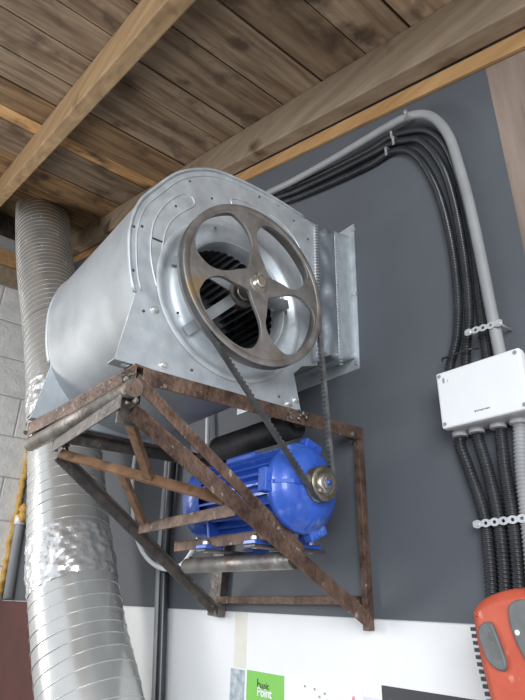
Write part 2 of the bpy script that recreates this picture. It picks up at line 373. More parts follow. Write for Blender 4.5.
# outline with feet: upper arc of the scroll, then the foot
up = [p for p in sc if p[1] > .60]
left_arc = [p for p in sc if not (p[1] < .635 and p[0] > -.72) or p[0] > -.2]
outline = [p for p in sc if p[1] >= .632 or p[0] > -.19]
i_cut = max(i for i, p in enumerate(sc) if p[0] < -.6 and p[1] >= .632)
outline = sc[:i_cut+1] + [(-.7035, .6315), (-.727, .4762), (-.226, .4762), (-.250, .575), (-.222, .603), (-.165, .622)]
for X, nm in ((XP, 'side_plate'), (XP-WF, 'side_plate')):
    sp = plate(nm, [outline, circle(C, RB)], .0025, MX, (X, 0, 0), M['galv'], fan)
    # rolled rim along the arc
    m = MB(); rim = [(X + (.003 if X > -.1 else -.003), p[0], p[1]) for p in sc[1:i_cut+1]]
    m.tube(rim, .0042, 8); m.build('rolled_rim', M['galv'], sp)
    m = MB(); s_ = 1 if X > -.1 else -1
    rim2 = []
    for p in sc[6:i_cut+1]:
        d = Vector((C[0]-p[0], C[1]+.07-p[1])).normalized(); rim2.append((X+s_*.0015, p[0]+d.x*.018, p[1]+d.y*.018))
    m.tube(rim2, .0022, 6); m.build('rim_bead', M['galv'], sp)
    # inlet bell
    m = MB(); q = [(X+s_*.004, RB+.012), (X+s_*.007, RB+.004), (X+s_*.003, RB-.004), (X-s_*.010, RB-.012), (X-s_*.014, RB-.024), (X-s_*.010, RB-.038), (X+s_*.002, .1600), (X+s_*.012, .1545), (X+s_*.017, .1505), (X+s_*.014, .1475), (X-s_*.030, .1470)]
    m.latheX(q, C, 72); m.latheX([(a-s_*.0015, b) for a, b in q], C, 72); m.build('inlet_bell', M['galv'], fan)
# scroll sheet: thick shell
def shell(pts, x0, x1, t, nx=8):
    m = MB(); n = len(pts); outer = []; inner = []
    for i, p in enumerate(pts):
        a = Vector(pts[max(i-1, 0)]); b = Vector(pts[min(i+1, n-1)]); d = (b-a).normalized(); nn = Vector((-d.y, d.x))
        outer.append(p); inner.append((p[0]+nn.x*t, p[1]+nn.y*t))
    for arr in (outer, inner):
        vs = []; fs = []
        for j in range(nx+1):
            x = x0+(x1-x0)*j/nx
            for i, p in enumerate(arr):
                k = .0016*noise.noise(Vector((x*5, p[0]*6, p[1]*6)))
                vs.append((x, p[0], p[1]+k))
        for j in range(nx):
            for i in range(n-1): fs.append((j*n+i, j*n+i+1, (j+1)*n+i+1, (j+1)*n+i))
        m.add(vs, fs, True)
    return m
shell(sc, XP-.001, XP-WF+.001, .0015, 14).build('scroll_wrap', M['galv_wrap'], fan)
# foot lips
def lip(m, x0, x1): m.box((x0, -.727, .4735), (x1, -.226, .4758))
m = MB(); m.box((-.034, -.727, .4750), (.0, -.705, .4774)); m.box((-.034, -.690, .4750), (.0, -.226, .4774)); m.box((-.034, -.706, .4750), (-.026, -.689, .4774)); m.box((-.008, -.706, .4750), (0, -.689, .4774))
m.build('foot_lip', M['galv'], fan)
m = MB(); m.box((-.547, -.727, .4750), (-.515, -.226, .4774)); m.build('foot_lip', M['galv'], fan)
# pressed relief
def relief(pts, r=.0028):
    m = MB(); m.tube([(XP+.001, p.x, p.y) for p in catmull([(a, b, 0) for a, b in pts], 5)], r, 6, closed=True); m.build('pressed_relief', M['galv'], fan)
relief([(-.684,.783),(-.683,.828),(-.671,.873),(-.647,.918),(-.617,.954),(-.592,.958),(-.582,.938),(-.605,.909),(-.631,.874),(-.647,.838),(-.653,.797),(-.653,.739),(-.646,.685),(-.655,.672),(-.669,.705),(-.680,.745)])
relief([(-.47,1.02),(-.41,1.035),(-.34,1.037),(-.28,1.02),(-.235,.985),(-.215,.94),(-.225,.925),(-.25,.955),(-.29,.985),(-.34,1.0),(-.41,.998),(-.462,.995)])
relief([(-.236,.93),(-.222,.88),(-.215,.82),(-.205,.82),(-.208,.88),(-.22,.93)], .002)
for (y, z) in [(-.602,1.003),(-.729,.797),(-.710,.807),(-.716,.687),(-.598,.625),(-.633,.906),(-.517,.9),(-.534,.985),(-.38,1.075),(-.25,1.06),(-.195,1.02),(-.195,.9),(-.195,.7),(-.68,.60),(-.30,.50),(-.55,.50)]:
    m = MB(); m.latheX([(XP+.001, .0036), (XP+.0035, .003), (XP+.0042, 0)], (y, z), 10); m.build('rivet', M['steel_dark'], fan)
for (y, z) in [(-.655,.612),(-.40,.503),(-.245,.505),(-.62,.492),(-.268,.49)]:
    m = MB(); m.latheX([(XP+.001, .010), (XP+.003, .010), (XP+.003, .0062), (XP+.009, .0058), (XP+.0095, 0)], (y, z), 12, False); m.build('screw', M['zinc'], fan)
for (y, z) in [(-.71,.51),(-.65,.50)]:
    m = MB(); m.latheX([(XP-WF-.001, .004), (XP-WF-.004, 0)], (y, z), 8); m.build('rivet', M['steel_dark'], fan)
# black pen mark on the plate
m = MB(); m.bar((XP+.0016, -.684, .789), (XP+.0016, -.655, .790), .0008, .005, (0, 0, 1)); m.build('pen_mark', M['ink'], fan)
# impeller
m = MB(); nb = 44
for k in range(nb):
    a = 2*PI*k/nb; prof = []
    for t in range(5):
        rr = .146 + .044*t/4; aa = a + .16*(t/4)**1.6
        prof.append((C[0]+rr*math.cos(aa), C[1]+rr*math.sin(aa)))
    vs = []
    for x in (-.035, -.48):
        for p in prof: vs.append((x, p[0], p[1]))
        for p in prof: vs.append((x, p[0]+.0012*math.cos(a+1.6), p[1]+.0012*math.sin(a+1.6)))
    fs = []
    for t in range(4):
        fs += [(t, t+1, 10+t+1, 10+t), (5+t, 10+5+t, 10+5+t+1, 5+t+1), (t, 5+t, 5+t+1, t+1)]
    m.add(vs, fs, False)
imp = m.build('impeller', M['blade'], fan)
m = MB()
for x in (-.035, -.4725):
    m.latheX([(x, .168), (x, .197), (x-.008, .197), (x-.008, .168)], C, 64, closed=True)
m.latheX([(-.255, .012), (-.255, .195), (-.259, .195), (-.259, .012)], C, 64, closed=True); m.latheX([(-.22, .012), (-.22, .035), (-.29, .035), (-.29, .012)], C, 32, closed=True)
m.build('impeller_ring', M['blade'], imp)
m = MB()
for k in range(nb):
    a = 2*PI*k/nb; m.blob((-.034, C[0]+.150*math.cos(a), C[1]+.150*math.sin(a)), .0045, 6, 0)
m.build('blade_tab', M['galv'], imp)
# bearing with its arms
m = MB(); m.latheX([(.014, .016), (.014, .034), (.032, .036), (.036, .036), (.041, .028), (.041, .016)], C, 40, closed=True); br = m.build('bearing', M['steel_dark'], fan)
m = MB(); m.latheX([(.030, .0125), (.030, .020), (.045, .020), (.046, .017), (.046, .0125)], C, 32, closed=True); m.build('bearing_ring', M['shiny'], br)
for ang in (167, 226, 12):
    a = math.radians(ang); d = (math.cos(a), math.sin(a)); m = MB()
    m.bar((.030, C[0]+.03*d[0], C[1]+.03*d[1]), (.024, C[0]+.160*d[0], C[1]+.160*d[1]), .024, .005, (1, 0, 0))
    m.bar((.024, C[0]+.03*d[0], C[1]+.03*d[1]), (.019, C[0]+.155*d[0], C[1]+.155*d[1]), .005, .018, (1, 0, 0), ow=.012)
    m.bar((.023, C[0]+.150*d[0], C[1]+.150*d[1]), (-.006, C[0]+.178*d[0], C[1]+.178*d[1]), .026, .006, (1, 0, 0))
    m.build('bearing_arm', M['arm'], br, bevel=.001)
m = MB(); m.latheX([(-.50, 0), (-.50, .0125), (.105, .0125), (.106, .010), (.106, 0)], C, 24); m.build('shaft', M['shiny'], fan)
# big spoked pulley
hole_rt = [(.186,50),(.184,36),(.179,27),(.168,22.5),(.150,17),(.125,12.5),(.10,11.5),(.08,17),(.062,24),(.048,34),(.042,48),(.050,64),(.065,78),(.085,88.5),(.11,93),(.135,92.5),(.158,88),(.174,82.5),(.183,74),(.186,62)]
loops = [circle((0, 0), .193, 96)]
for q in range(4):
    loops.append([(p.x, p.y) for p in catmull([(r*math.cos(math.radians(a+90*q+2)), r*math.sin(math.radians(a+90*q+2)), 0) for r, a in hole_rt], 5)])
pw = plate('drive_wheel', loops, .010, MX, (.0945, C[0], C[1]), M['iron'], fan, bev=.0008)
m = MB(); m.latheX([(.0725, .188), (.0725, .202), (.0735, .2045), (.0775, .205), (.083, .192), (.093, .192), (.0975, .205), (.1000, .2045), (.1008, .203), (.1008, .1895), (.099, .188)], C, 128, closed=True)
m.build('wheel_rim', M['iron'], pw)
m = MB(); m.latheX([(.060, .0128), (.060, .028), (.095, .030), (.1005, .026), (.1005, .0128)], C, 40, closed=True); m.build('wheel_hub', M['iron'], pw)
m = MB(); m.latheX([(.099, .0), (.108, .0)], C, 4); m = MB()
m.latheX([(.0995, .022), (.1025, .0215), (.1025, .015), (.110, .0145), (.1115, .012), (.1115, 0)], C, 28, False); m.build('hub_nut', M['shiny'], pw)
m = MB(); m.bar((.104, C[0]-.013, C[1]+.012), (.104, C[0]+.006, C[1]+.024), .010, .006, (1, 0, 0)); m.build('shaft_key', M['weld'], pw)

# ------------------------------------------------------------------ drive belt
PC = (-.245, .285); r1 = .2015; r2 = .0355; XB = .088
def belt():
    c1 = Vector(C); c2 = Vector(PC); d = c2-c1; D = d.length; base = math.atan2(d.y, d.x); be = math.acos((r1-r2)/D)
    pts = []
    a0 = base+be; n = 120
    for k in range(n+1):
        a = a0 + (2*PI-2*be)*k/n; pts.append(c1+Vector((math.cos(a), math.sin(a)))*r1)
    e1 = pts[-1]; s2 = c2+Vector((math.cos(base-be), math.sin(base-be)))*r2
    for k in range(1, 60): pts.append(e1.lerp(s2, k/60))
    for k in range(25):
        a = base-be + 2*be*k/24; pts.append(c2+Vector((math.cos(a), math.sin(a)))*r2)
    for k in range(1, 60): pts.append(pts[-1].lerp(pts[0], 0) if False else (c2+Vector((math.cos(base+be), math.sin(base+be)))*r2).lerp(pts[0], k/60))
    # resample
    L = [0]
    for a, b in zip(pts, pts[1:]+pts[:1]): L.append(L[-1]+(b-a).length)
    tot = L[-1]; n = 4*int(tot/.011); out = []; j = 0
    for k in range(n):
        t = tot*k/n
        while L[j+1] < t: j += 1
        a = pts[j]; b = pts[(j+1) % len(pts)]; out.append(a.lerp(b, (t-L[j])/(L[j+1]-L[j]+1e-12)))
    m = MB(); vs = []; N = len(out); fs = []
    for i, p in enumerate(out):
        t = (out[(i+1) % N]-out[i-1]).normalized(); nn = Vector((t.y, -t.x))
        if nn.dot(p-(c1*.4+c2*.6)) < 0: nn = -nn
        inn = .0078 if i % 4 in (0, 1) else .0048
        for x, o in ((-.0075, .002), (.0075, .002), (.0045, -inn), (-.0045, -inn)):
            q = p+nn*o; vs.append((XB+x, q.x, q.y))
    for i in range(N):
        j = (i+1) % N
        for k in range(4): fs.append((i*4+k, i*4+(k+1) % 4, j*4+(k+1) % 4, j*4+k))
    m.add(vs, fs); return m.build('drive_belt', M['rubber'])
tag(belt(), 'dark cogged rubber belt looped round the big spoked wheel and the motor pulley', 'belt')

# ------------------------------------------------------------------ motor
mo = thing('electric_motor', (-.19, PC[0], .1575), 'blue finned electric motor hung under the blower inside the rusty bracket', 'motor')
m = MB(); m.latheX([(-.285, 0), (-.285, .084), (.022, .084), (.022, 0)], PC, 64)
body = m.build('motor_body', M['blue'], mo)
m = MB()
for k in range(28):
    a = 2*PI*k/28
    if abs(math.degrees(a)-270) < 20: continue
    d = (math.cos(a), math.sin(a))
    m.bar((-.275, PC[0]+.0915*d[0], PC[1]+.0915*d[1]), (.016, PC[0]+.0915*d[0], PC[1]+.0915*d[1]), .0050, .020, (0, d[0], d[1]))
m.build('cooling_fins', M['blue'], body)
m = MB(); m.latheX([(.014, .0), (.014, .099), (.017, .1025), (.030, .1025), (.033, .099), (.036, .094), (.048, .088), (.058, .078), (.064, .066), (.067, .052), (.068, .040), (.071, .038), (.0715, .034), (.0715, 0)], PC, 72)
eb = m.build('end_bell', M['blue'], mo)
for k in range(3):
    a = math.radians((178, 294, 72)[k]); d = (math.cos(a), math.sin(a)); m = MB()
    m.bar((.006, PC[0]+.102*d[0], PC[1]+.102*d[1]), (.033, PC[0]+.102*d[0], PC[1]+.102*d[1]), .054, .032, (0, d[0], d[1]))
    lug = m.build('bolt_lug', M['blue'], eb, bevel=.004)
    m = MB(); m.latheX([(.033, .006), (.036, .006), (.037, .004), (.037, 0)], (PC[0]+.108*d[0], PC[1]+.108*d[1]), 6, False); m.build('bolt', M['blue'], lug)
for k in range(4):
    a = math.radians(0+90*k); d = (math.cos(a), math.sin(a)); m = MB()
    vs = []
    for s_ in (-.004, .004):
        for x, r in ((.030, .099), (.040, .096), (.060, .081), (.069, .065), (.0705, .044), (.030, .044)):
            vs.append((x, PC[0]+r*d[0]-s_*d[1], PC[1]+r*d[1]+s_*d[0]))
    m.add(vs, [tuple(range(6)), tuple(range(6, 12))[::-1]]+[(i, (i+1) % 6, (i+1) % 6+6, i+6) for i in range(6)]); m.build('bell_rib', M['blue'], eb)
m = MB(); m.latheX([(-.262, .098), (-.262, .102), (-.266, .105), (-.332, .105), (-.346, .096), (-.352, .080), (-.352, 0)], PC, 64); cw = m.build('fan_cowl', M['blue'], mo)
m = MB()
for rr in (.03, .045, .06, .075): m.latheX([(-.3525, rr), (-.3545, rr+.002), (-.3525, rr+.004)], PC, 40)
m.build('cowl_grille', M['black'], cw)
m = MB(); m.box((-.22, PC[0]-.050, .360), (-.10, PC[0]+.040, .386)); tb = m.build('terminal_box', M['blue'], mo, bevel=.006)
for x in (-.040, -.235):
    for s_ in (-1, 1):
        m = MB()
        m.box((x-.022, PC[0]+s_*.045, .158), (x+.022, PC[0]+s_*.100, .168))
        m.bar((x, PC[0]+s_*.060, .163), (x, PC[0]+s_*.072, .228), .010, .030, (0, 1, 0))
        ft = m.build('foot', M['blue'], mo, bevel=.002)
        m = MB(); m.tube([(x, PC[0]+s_*.085, .150), (x, PC[0]+s_*.085, .180)], .005, 8); m.tube([(x, PC[0]+s_*.085, .168), (x, PC[0]+s_*.085, .176)], .009, 6, smooth=False); m.build('foot_bolt', M['zinc'], ft)
m = MB(); m.latheX([(.066, .0), (.066, .012), (.103, .012), (.104, .010), (.104, 0)], PC, 24); m.build('motor_shaft', M['shiny'], mo)
m = MB(); m.latheX([(.0735, .012), (.0735, .037), (.075, .039), (.0785, .039), (.0845, .027), (.0915, .027), (.0965, .039), (.0985, .039), (.100, .037), (.100, .012)], PC, 56, closed=True)
pl_ = m.build('motor_pulley', M['brass'], mo)
m = MB(); m.latheX([(.100, .022), (.103, .0215), (.103, .012)], PC, 32); m.latheX([(.103, .014), (.109, .014), (.110, .012), (.110, .0)], PC, 6, False); m.build('pulley_nut', M['shiny'], pl_)
m = MB(); m.latheX([(.110, .006), (.113, .0055), (.1135, 0)], PC, 12); m.build('shaft_end', M['blue'], pl_)
m = MB(); m.blob((.103, PC[0]-.020, PC[1]-.018), .007, 8, .2); m.build('set_screw', M['weld'], pl_)

# ------------------------------------------------------------------ outlet connector and wall flange
oc = thing('outlet_connector', (-.26, -.01, .62), 'grey fabric duct sleeve with crimped metal edges joining blower to the wall', 'duct connector')
def rectloop(x0, x1, z0, z1, y, n=26, jig=0):
    out = []
    for a, b in (((x1, z0), (x1, z1)), ((x1, z1), (x0, z1)), ((x0, z1), (x0, z0)), ((x0, z0), (x1, z0))):
        for k in range(n):
            t = k/n; out.append((a[0]+(b[0]-a[0])*t, y, a[1]+(b[1]-a[1])*t))
    return out
def sleeve(y0, y1, A, B, ny, amp, name, mt):
    m = MB(); vs = []; n = 26*4; fs = []
    for j in range(ny+1):
        t = j/ny; y = y0+(y1-y0)*t; R = [A[i]+(B[i]-A[i])*t for i in range(4)]
        cx, cz = (R[0]+R[1])/2, (R[2]+R[3])/2
        for (x, _, z) in rectloop(*R, y):
            k = math.sin(PI*t)*amp*(noise.noise(Vector((x*9+3, y*16, z*11)))*1.4 + .5*noise.noise(Vector((x*22, y*40+z*25, z*14))) - .25)
            dx = 1 if abs(x-R[1]) < 1e-5 else (-1 if abs(x-R[0]) < 1e-5 else 0); dz = 1 if abs(z-R[3]) < 1e-5 else (-1 if abs(z-R[2]) < 1e-5 else 0)
            vs.append((x+dx*k, y, z+dz*k))
    for j in range(ny):
        for k in range(n): fs.append((j*n+k, j*n+(k+1) % n, (j+1)*n+(k+1) % n, (j+1)*n+k))
    m.add(vs, fs, True); return m.build(name, mt, oc)
A = (-.517, .001, .640, 1.086); B = (-.520, .004, .668, 1.100)
sleeve(-.162, -.082, A, B, 18, .022, 'fabric_sleeve', M['canvas'])
sleeve(-.185, -.160, (-.519, .003, .620, 1.092), (-.519, .003, .636, 1.089), 2, 0, 'crimp_collar', M['galv_flange'])
sleeve(-.086, -.068, (-.522, .006, .666, 1.102), (-.522, .006, .668, 1.104), 2, 0, 'crimp_collar', M['galv_flange'])
sleeve(-.070, -.008, (-.521, .005, .668, 1.104), (-.524, .003, .692, 1.120), 2, 0, 'metal_collar', M['galv'])
for yy in (-.162, -.077):
    m = MB()
    for k in range(44):
        z = .648+k*.0101; m.bar((.0045, yy-.006, z), (.0045, yy+.006, z+.004), .0045, .005, (1, 0, 0))
    m.build('crimp_teeth', M['zinc'], oc)
fl = plate('wall_flange', [[(-.575, .655), (.014, .655), (.024, 1.158), (-.575, 1.158)], [(-.519, .695), (-.004, .695), (-.001, 1.11), (-.519, 1.11)]], .003, MY, (0, -.0085, 0), M['galv'], oc)
for x, z in [(.022, 1.135), (.014, .90), (.006, .675), (-.55, 1.135)]:
    m = MB(); m.tube([(x, -.008, z), (x, -.0145, z)], .008, 6, smooth=False); m.build('flange_bolt', M['zinc'], fl)

# ------------------------------------------------------------------ cables
def resample(P, step):
    L = [0]
    for a, b in zip(P, P[1:]): L.append(L[-1]+(b-a).length)
    n = max(2, int(L[-1]/step)); out = []; j = 0
    for k in range(n+1):
        t = L[-1]*k/n
        while j < len(P)-2 and L[j+1] < t: j += 1
        out.append(P[j].lerp(P[j+1], (t-L[j])/(L[j+1]-L[j])))
    return out
def conduit(pts, r, mt, label, pitch=.0078, depth=.0022, name='corrugated_conduit', group=None, seg=12):
    P = resample(catmull(pts, 10, False), pitch/4); m = MB()
    m.tube(P, r, seg, rf=lambda i: r-depth*(1 if i % 4 in (0, 1) else 0))
    return tag(m.build(name, mt), label, 'conduit', group)
g = [(-.432,1.540),(-.247,1.492),(-.045,1.447),(.115,1.418),(.216,1.400),(.29,1.379),(.345,1.341),(.381,1.285),(.408,1.200),(.421,1.088),(.431,.954),(.436,.798),(.438,.669),(.441,.543),(.441,.52)]
conduit([(-2.2,-.045,1.80), (-.9,-.045,1.62)]+[(x,-.046,z) for x,z in g], .0135, M['conduit_grey'], 'thick light grey conduit sweeping over the wall down to the white box top', .005, .0006)
b1 = [(-.457,1.553),(-.269,1.499),(-.065,1.441),(.117,1.396),(.205,1.384),(.291,1.342),(.339,1.296),(.373,1.229),(.394,1.135),(.407,1.008),(.410,.845),(.401,.69),(.397,.562),(.395,.521)]
conduit([(-2.2,-.018,1.87), (-.9,-.018,1.65)]+[(x,-.018,z) for x,z in b1], .0116, M['black'], 'black corrugated conduit partly tucked behind the light grey one above the box')
b2 = [(-.438,1.523),(-.242,1.460),(-.062,1.411),(.119,1.369),(.205,1.353),(.261,1.323),(.303,1.290),(.339,1.22),(.366,1.127),(.379,1.019),(.383,.902),(.381,.785),(.372,.671),(.356,.61),(.346,.558),(.342,.521)]
conduit([(-2.2,-.02,1.82), (-.9,-.02,1.613)]+[(x,-.022,z) for x,z in b2], .0116, M['black'], 'middle of the three black corrugated conduits coming down to the white box')
b3 = [(-.442,1.494),(-.224,1.424),(-.043,1.372),(.114,1.334),(.192,1.326),(.24,1.302),(.281,1.252),(.312,1.175),(.336,1.077),(.349,.965),(.353,.84),(.346,.718),(.330,.631),(.303,.566),(.297,.521)]
conduit([(-2.2,-.018,1.77), (-.9,-.018,1.575)]+[(x,-.019,z) for x,z in b3], .0116, M['black'], 'innermost black corrugated conduit, nearest the blower, reaching the box corner')
conduit([(.312,-.024,.398),(.302,-.020,.375),(.315,-.020,.318),(.334,-.020,.226),(.334,-.020,.142),(.327,-.020,.059),(.316,-.020,-.012),(.30,-.020,-.4)], .0135, M['black'], 'leftmost black corrugated conduit leaving the underside of the white box')
conduit([(.352,-.024,.398),(.348,-.020,.375),(.358,-.020,.311),(.3655,-.020,.223),(.363,-.020,.141),(.3565,-.020,.071),(.346,-.020,-.01),(.33,-.020,-.4)], .0135, M['black'], 'second black corrugated conduit from the left under the white box')
conduit([(.402,-.024,.398),(.400,-.020,.375),(.396,-.020,.306),(.3955,-.020,.22),(.3915,-.020,.14),(.3855,-.020,.079),(.375,-.020,-.009),(.36,-.020,-.4)], .0135, M['black'], 'third black corrugated conduit under the white box, beside the grey one')
conduit([(.446,-.024,.398),(.442,-.022,.375),(.432,-.022,.3),(.426,-.022,.217),(.4205,-.022,.139),(.4145,-.022,.079),(.404,-.022,-.008),(.39,-.022,-.4)], .0140, M['conduit_grey'], 'ribbed light grey conduit leaving the underside of the white box')

# ------------------------------------------------------------------ junction box
jb = thing('junction_box', (.40, -.006, .395), 'white plastic junction box with corner screws on the grey wall', 'junction box')
m = MB(); m.box((.308, -.068, .398), (.500, -.0065, .522)); m.build('box_body', M['grey_plastic'], jb, bevel=.004, segs=3)
m = MB(); m.box((.3055, -.090, .3945), (.5025, -.0682, .5245)); lid = m.build('box_lid', M['white_plastic'], jb, bevel=.005, segs=3)
for x in (.315, .493):
    for z in (.404, .515):
        m = MB(); m.tube([(x, -.0895, z), (x, -.0915, z)], .0042, 14); m.build('lid_screw', M['conduit_grey'], lid)
for x in (.312, .352, .402, .446):
    m = MB(); m.tube([(x, -.030, .3985), (x, -.030, .388)], .017, 20); m.build('cable_gland', M['grey_plastic'], jb)
m = MB()
for k in range(8):
    x = .388+k*.0044; m.box((x, -.0904, .4135+.0006*(k%3)), (x+.0026, -.0899, .4172-.0005*(k%2)))
m.build('box_lettering', M['charcoal'], lid)
m = MB(); m.box((.322, -.0903, .497), (.327, -.0899, .509)); m.box((.334, -.0903, .496), (.3352, -.0899, .503)); m.build('box_marking', M['conduit_grey'], lid)

# perforated straps and clips
def strap(x0, z0, x1, z1, y, label, n):
    t = thing('perforated_strap', ((x0+x1)/2, y, (z0+z1)/2), label, 'strap')
    d = Vector((x1-x0, z1-z0)); L = d.length; d.normalize(); nrm = Vector((-d.y, d.x)); out = []
    for s_ in (1, -1):
        rng = range(n*6+1) if s_ == 1 else range(n*6, -1, -1)
        for k in rng:
            u = k/(n*6); w_ = .0048+.0034*abs(math.sin(PI*u*n)); q = Vector((x0, z0))+d*L*u+nrm*w_*s_; out.append((q.x, q.y))
    holes = []
    for k in range(n):
        q = Vector((x0, z0))+d*L*((k+.5)/n); holes.append(circle((q.x, q.y), .0036, 14))
    plate('strap_band', [out]+holes, .0014, MY, (0, y, 0), M['zinc'], t)
    for k in (0, n-1):
        m = MB(); q = Vector((x0, z0))+d*L*((k+.5)/n); m.tube([(q.x, -.006, q.y), (q.x, y-.001, q.y)], .0025, 8); m.tube([(q.x, y, q.y), (q.x, y-.004, q.y)], .0055, 10)
        m.build('strap_screw', M['zinc'], t)
    return t
strap(.376, .612, .466, .606, -.0615, 'short bright perforated metal strap holding the conduits above the white box', 5)
strap(.318, .199, .452, .203, -.0375, 'long bright perforated metal strap across the conduits below the white box', 7)
for i, (x, z, lb) in enumerate([(.292, 1.377, 'tiny metal clip at the crown of the light grey conduit'), (.215, 1.382, 'tiny metal clip on the outer black conduit near the bend'), (.222, 1.344, 'tiny metal clip on the middle black conduit near the bend'), (.19, 1.327, 'tiny metal clip on the inner black conduit near the bend')]):
    yy = (-.061, -.031, -.035, -.032)[i]
    m = MB(); m.box((x-.004, yy-.002, z-.017), (x+.004, yy, z+.017)); m.box((x-.004, yy, z+.014), (x+.004, -.0065, z+.017))
    m.tube([(x, yy-.002, z+.009), (x, yy-.005, z+.009)], .004, 8)
    tag(m.build('conduit_clip', M['zinc']), lb, 'clip')
m = MB(); m.tube([(x, -.026+.018*math.sin(a), .578+.004*math.cos(a)) for x, a in [(.288, 0), (.30, -1.3), (.34, -1.5), (.372, -1.3), (.384, 0)]], .0025, 6)
tag(m.build('cable_tie', M['black']), 'black cable tie round the black conduits just above the white box', 'cable tie')

# ------------------------------------------------------------------ flexible silver duct
DP = [((-2.80,-.40,2.92),.187),((-2.579,-.392,2.499),.183),((-2.28,-.370,1.97),.175),((-1.93,-.345,1.45),.167),((-1.621,-.318,.93),.161),((-1.385,-.307,.50),.154),((-1.205,-.300,.17),.155),((-1.075,-.268,-.10),.158),((-.930,-.238,-.36),.164),((-.77,-.238,-.80),.164)]
PP = catmull([(*p, 0) if False else p for p, r in DP], 12, False); RRr = [DP[min(int(i/12), len(DP)-1)][1] for i in range(len(PP))]
def rad_at(z):
    zs = [(p[2], r) for p, r in DP]
    for (za, ra), (zb, rb) in zip(zs, zs[1:]):
        if za >= z >= zb: return ra+(rb-ra)*(za-z)/(za-zb+1e-9)
    return zs[-1][1]
PR = resample(PP, .004)
dct = thing('flexible_duct', (-1.03, -.21, -.8), 'fat silver flexible spiral duct rising behind the blower to the ceiling', 'duct')
def lumpy(i):
    z = PR[i].z; base = rad_at(z)
    tape = max(0, 1-abs((z-.15)/.09)**4) if abs(z-.15) < .09 else 0
    tape2 = max(0, 1-abs((z-.87)/.09)**4) if abs(z-.87) < .09 else 0
    tt = max(tape, tape2)
    def f(a):
        q = Vector((math.cos(a)*2.5, math.sin(a)*2.5, i*.045))
        spiral = (i*.004/.048 + a/(2*PI)) % 1
        rib = .0016*math.exp(-((spiral-.5)/.10)**2)
        fine = .0006*math.sin(i*2*PI/3)
        return base + (1-tt)*(.12*fine+.0022*noise.noise(q*.6)) + tt*(.0+.008*noise.noise(q*2.2)+.004*noise.noise(q*5))
    return f
fs_ = [lumpy(i) for i in range(len(PR))]
m = MB(); m.tube(PR, .16, 96, caps=True, rf=lambda i: fs_[i]); m.build('duct_hose', M['duct'], dct)
m = MB()
for i0 in range(6, len(PR)-6, 12):
    c = PR[i0]
    if any(a < c.z < b for a, b in ((.065, .235), (.78, .96))): continue
    t = (PR[i0+1]-PR[i0-1]).normalized(); u = t.orthogonal().normalized(); w_ = t.cross(u)
    m.tube([c+(u*math.cos(2*PI*k/64)+w_*math.sin(2*PI*k/64))*(rad_at(c.z)+.0006) for k in range(64)], .0014 if c.z > .5 else .0020, 5, closed=True)
m.build('duct_ribs', M['duct_wire'], dct)
# foil tape bands over the joints
for z0, z1 in ((.065, .235), (.78, .96)):
    idx = [i for i in range(len(PR)) if z0 <= PR[i].z <= z1]
    m = MB(); sub = [PR[i] for i in idx]
    m.tube(sub, .16, 96, caps=False, rf=lambda i: (lambda a, i=i: fs_[idx[i]](a)+.0025+.004*noise.noise(Vector((math.cos(a)*9, math.sin(a)*9, idx[i]*.22)))))
    m.build('foil_tape', M['foil'], dct)
z0 = 1.38; idx = min(range(len(PR)), key=lambda i: abs(PR[i].z-z0))
m = MB(); m.tube(PR[idx-1:idx+2], .17, 64, caps=False, rf=lambda i: rad_at(z0)+.006); m.build('duct_strap', M['conduit_grey'], dct)

# ------------------------------------------------------------------ pipes and cable at the back
m = MB(); m.tube([(-.975, -.035, 1.0), (-.975, -.035, .6), (-.965, -.035, .2), (-.905, -.035, -.26), (-.86, -.035, -.62)], .0175, 24)
tag(m.build('black_pipe', M['blackpipe']), 'glossy black pipe running down the wall behind the bracket', 'pipe')
m = MB(); m.tube([(-1.03, -.024, 1.0), (-1.03, -.024, .6), (-1.020, -.024, .2), (-.955, -.024, -.26), (-.908, -.024, -.62)], .0145, 20)
tag(m.build('grey_pipe', M['conduit_grey']), 'slim grey pipe running beside the glossy black pipe on the wall', 'pipe')
m = MB(); m.tube([tuple(p) for p in catmull([(-1.22,-.04,.9),(-1.287,-.045,.70),(-1.271,-.06,.538),(-1.192,-.07,.339),(-1.106,-.075,.236),(-.987,-.08,.169),(-.86,-.08,.14),(-.76,-.07,.16),(-.70,-.05,.26),(-.70,-.04,.40),(-.74,-.03,.7)], 8, False)], .0085, 10)
tag(m.build('white_cable', M['white_plastic']), 'white cable hanging in a loop in front of the black pipe', 'cable')
m = MB(); m.tube([(-2.915,-.04,.49),(-2.915,-.04,.475),(-2.84,-.04,.018)], .028, 16)
gp = m.build('drain_pipe', M['conduit_grey']); tag(gp, 'light grey plastic pipe standing against the wall left of the silver duct', 'pipe')
m = MB(); m.tube([(-2.915,-.04,.46),(-2.915,-.04,.515)], .035, 16); m.build('pipe_socket', M['white_plastic'], gp)
m = MB()
for k in range(7): m.blob((-2.86+rnd.uniform(-.02,.02), -.045, .53+rnd.uniform(-.05,.05)), .025)
for k in range(5): m.blob((-2.72+rnd.uniform(-.015,.015), -.035, .92+rnd.uniform(-.03,.03)), .018)
struct(m.build('trim_6', M['foam_yellow']))
m = MB(); m.box((XL+.01, -.075, -1.49), (-1.72, -.045, .010)); rb = m.build('maroon_board', M['maroon'], bevel=.004); tag(rb, 'dark red painted board leaning at the wall behind the silver duct', 'board')

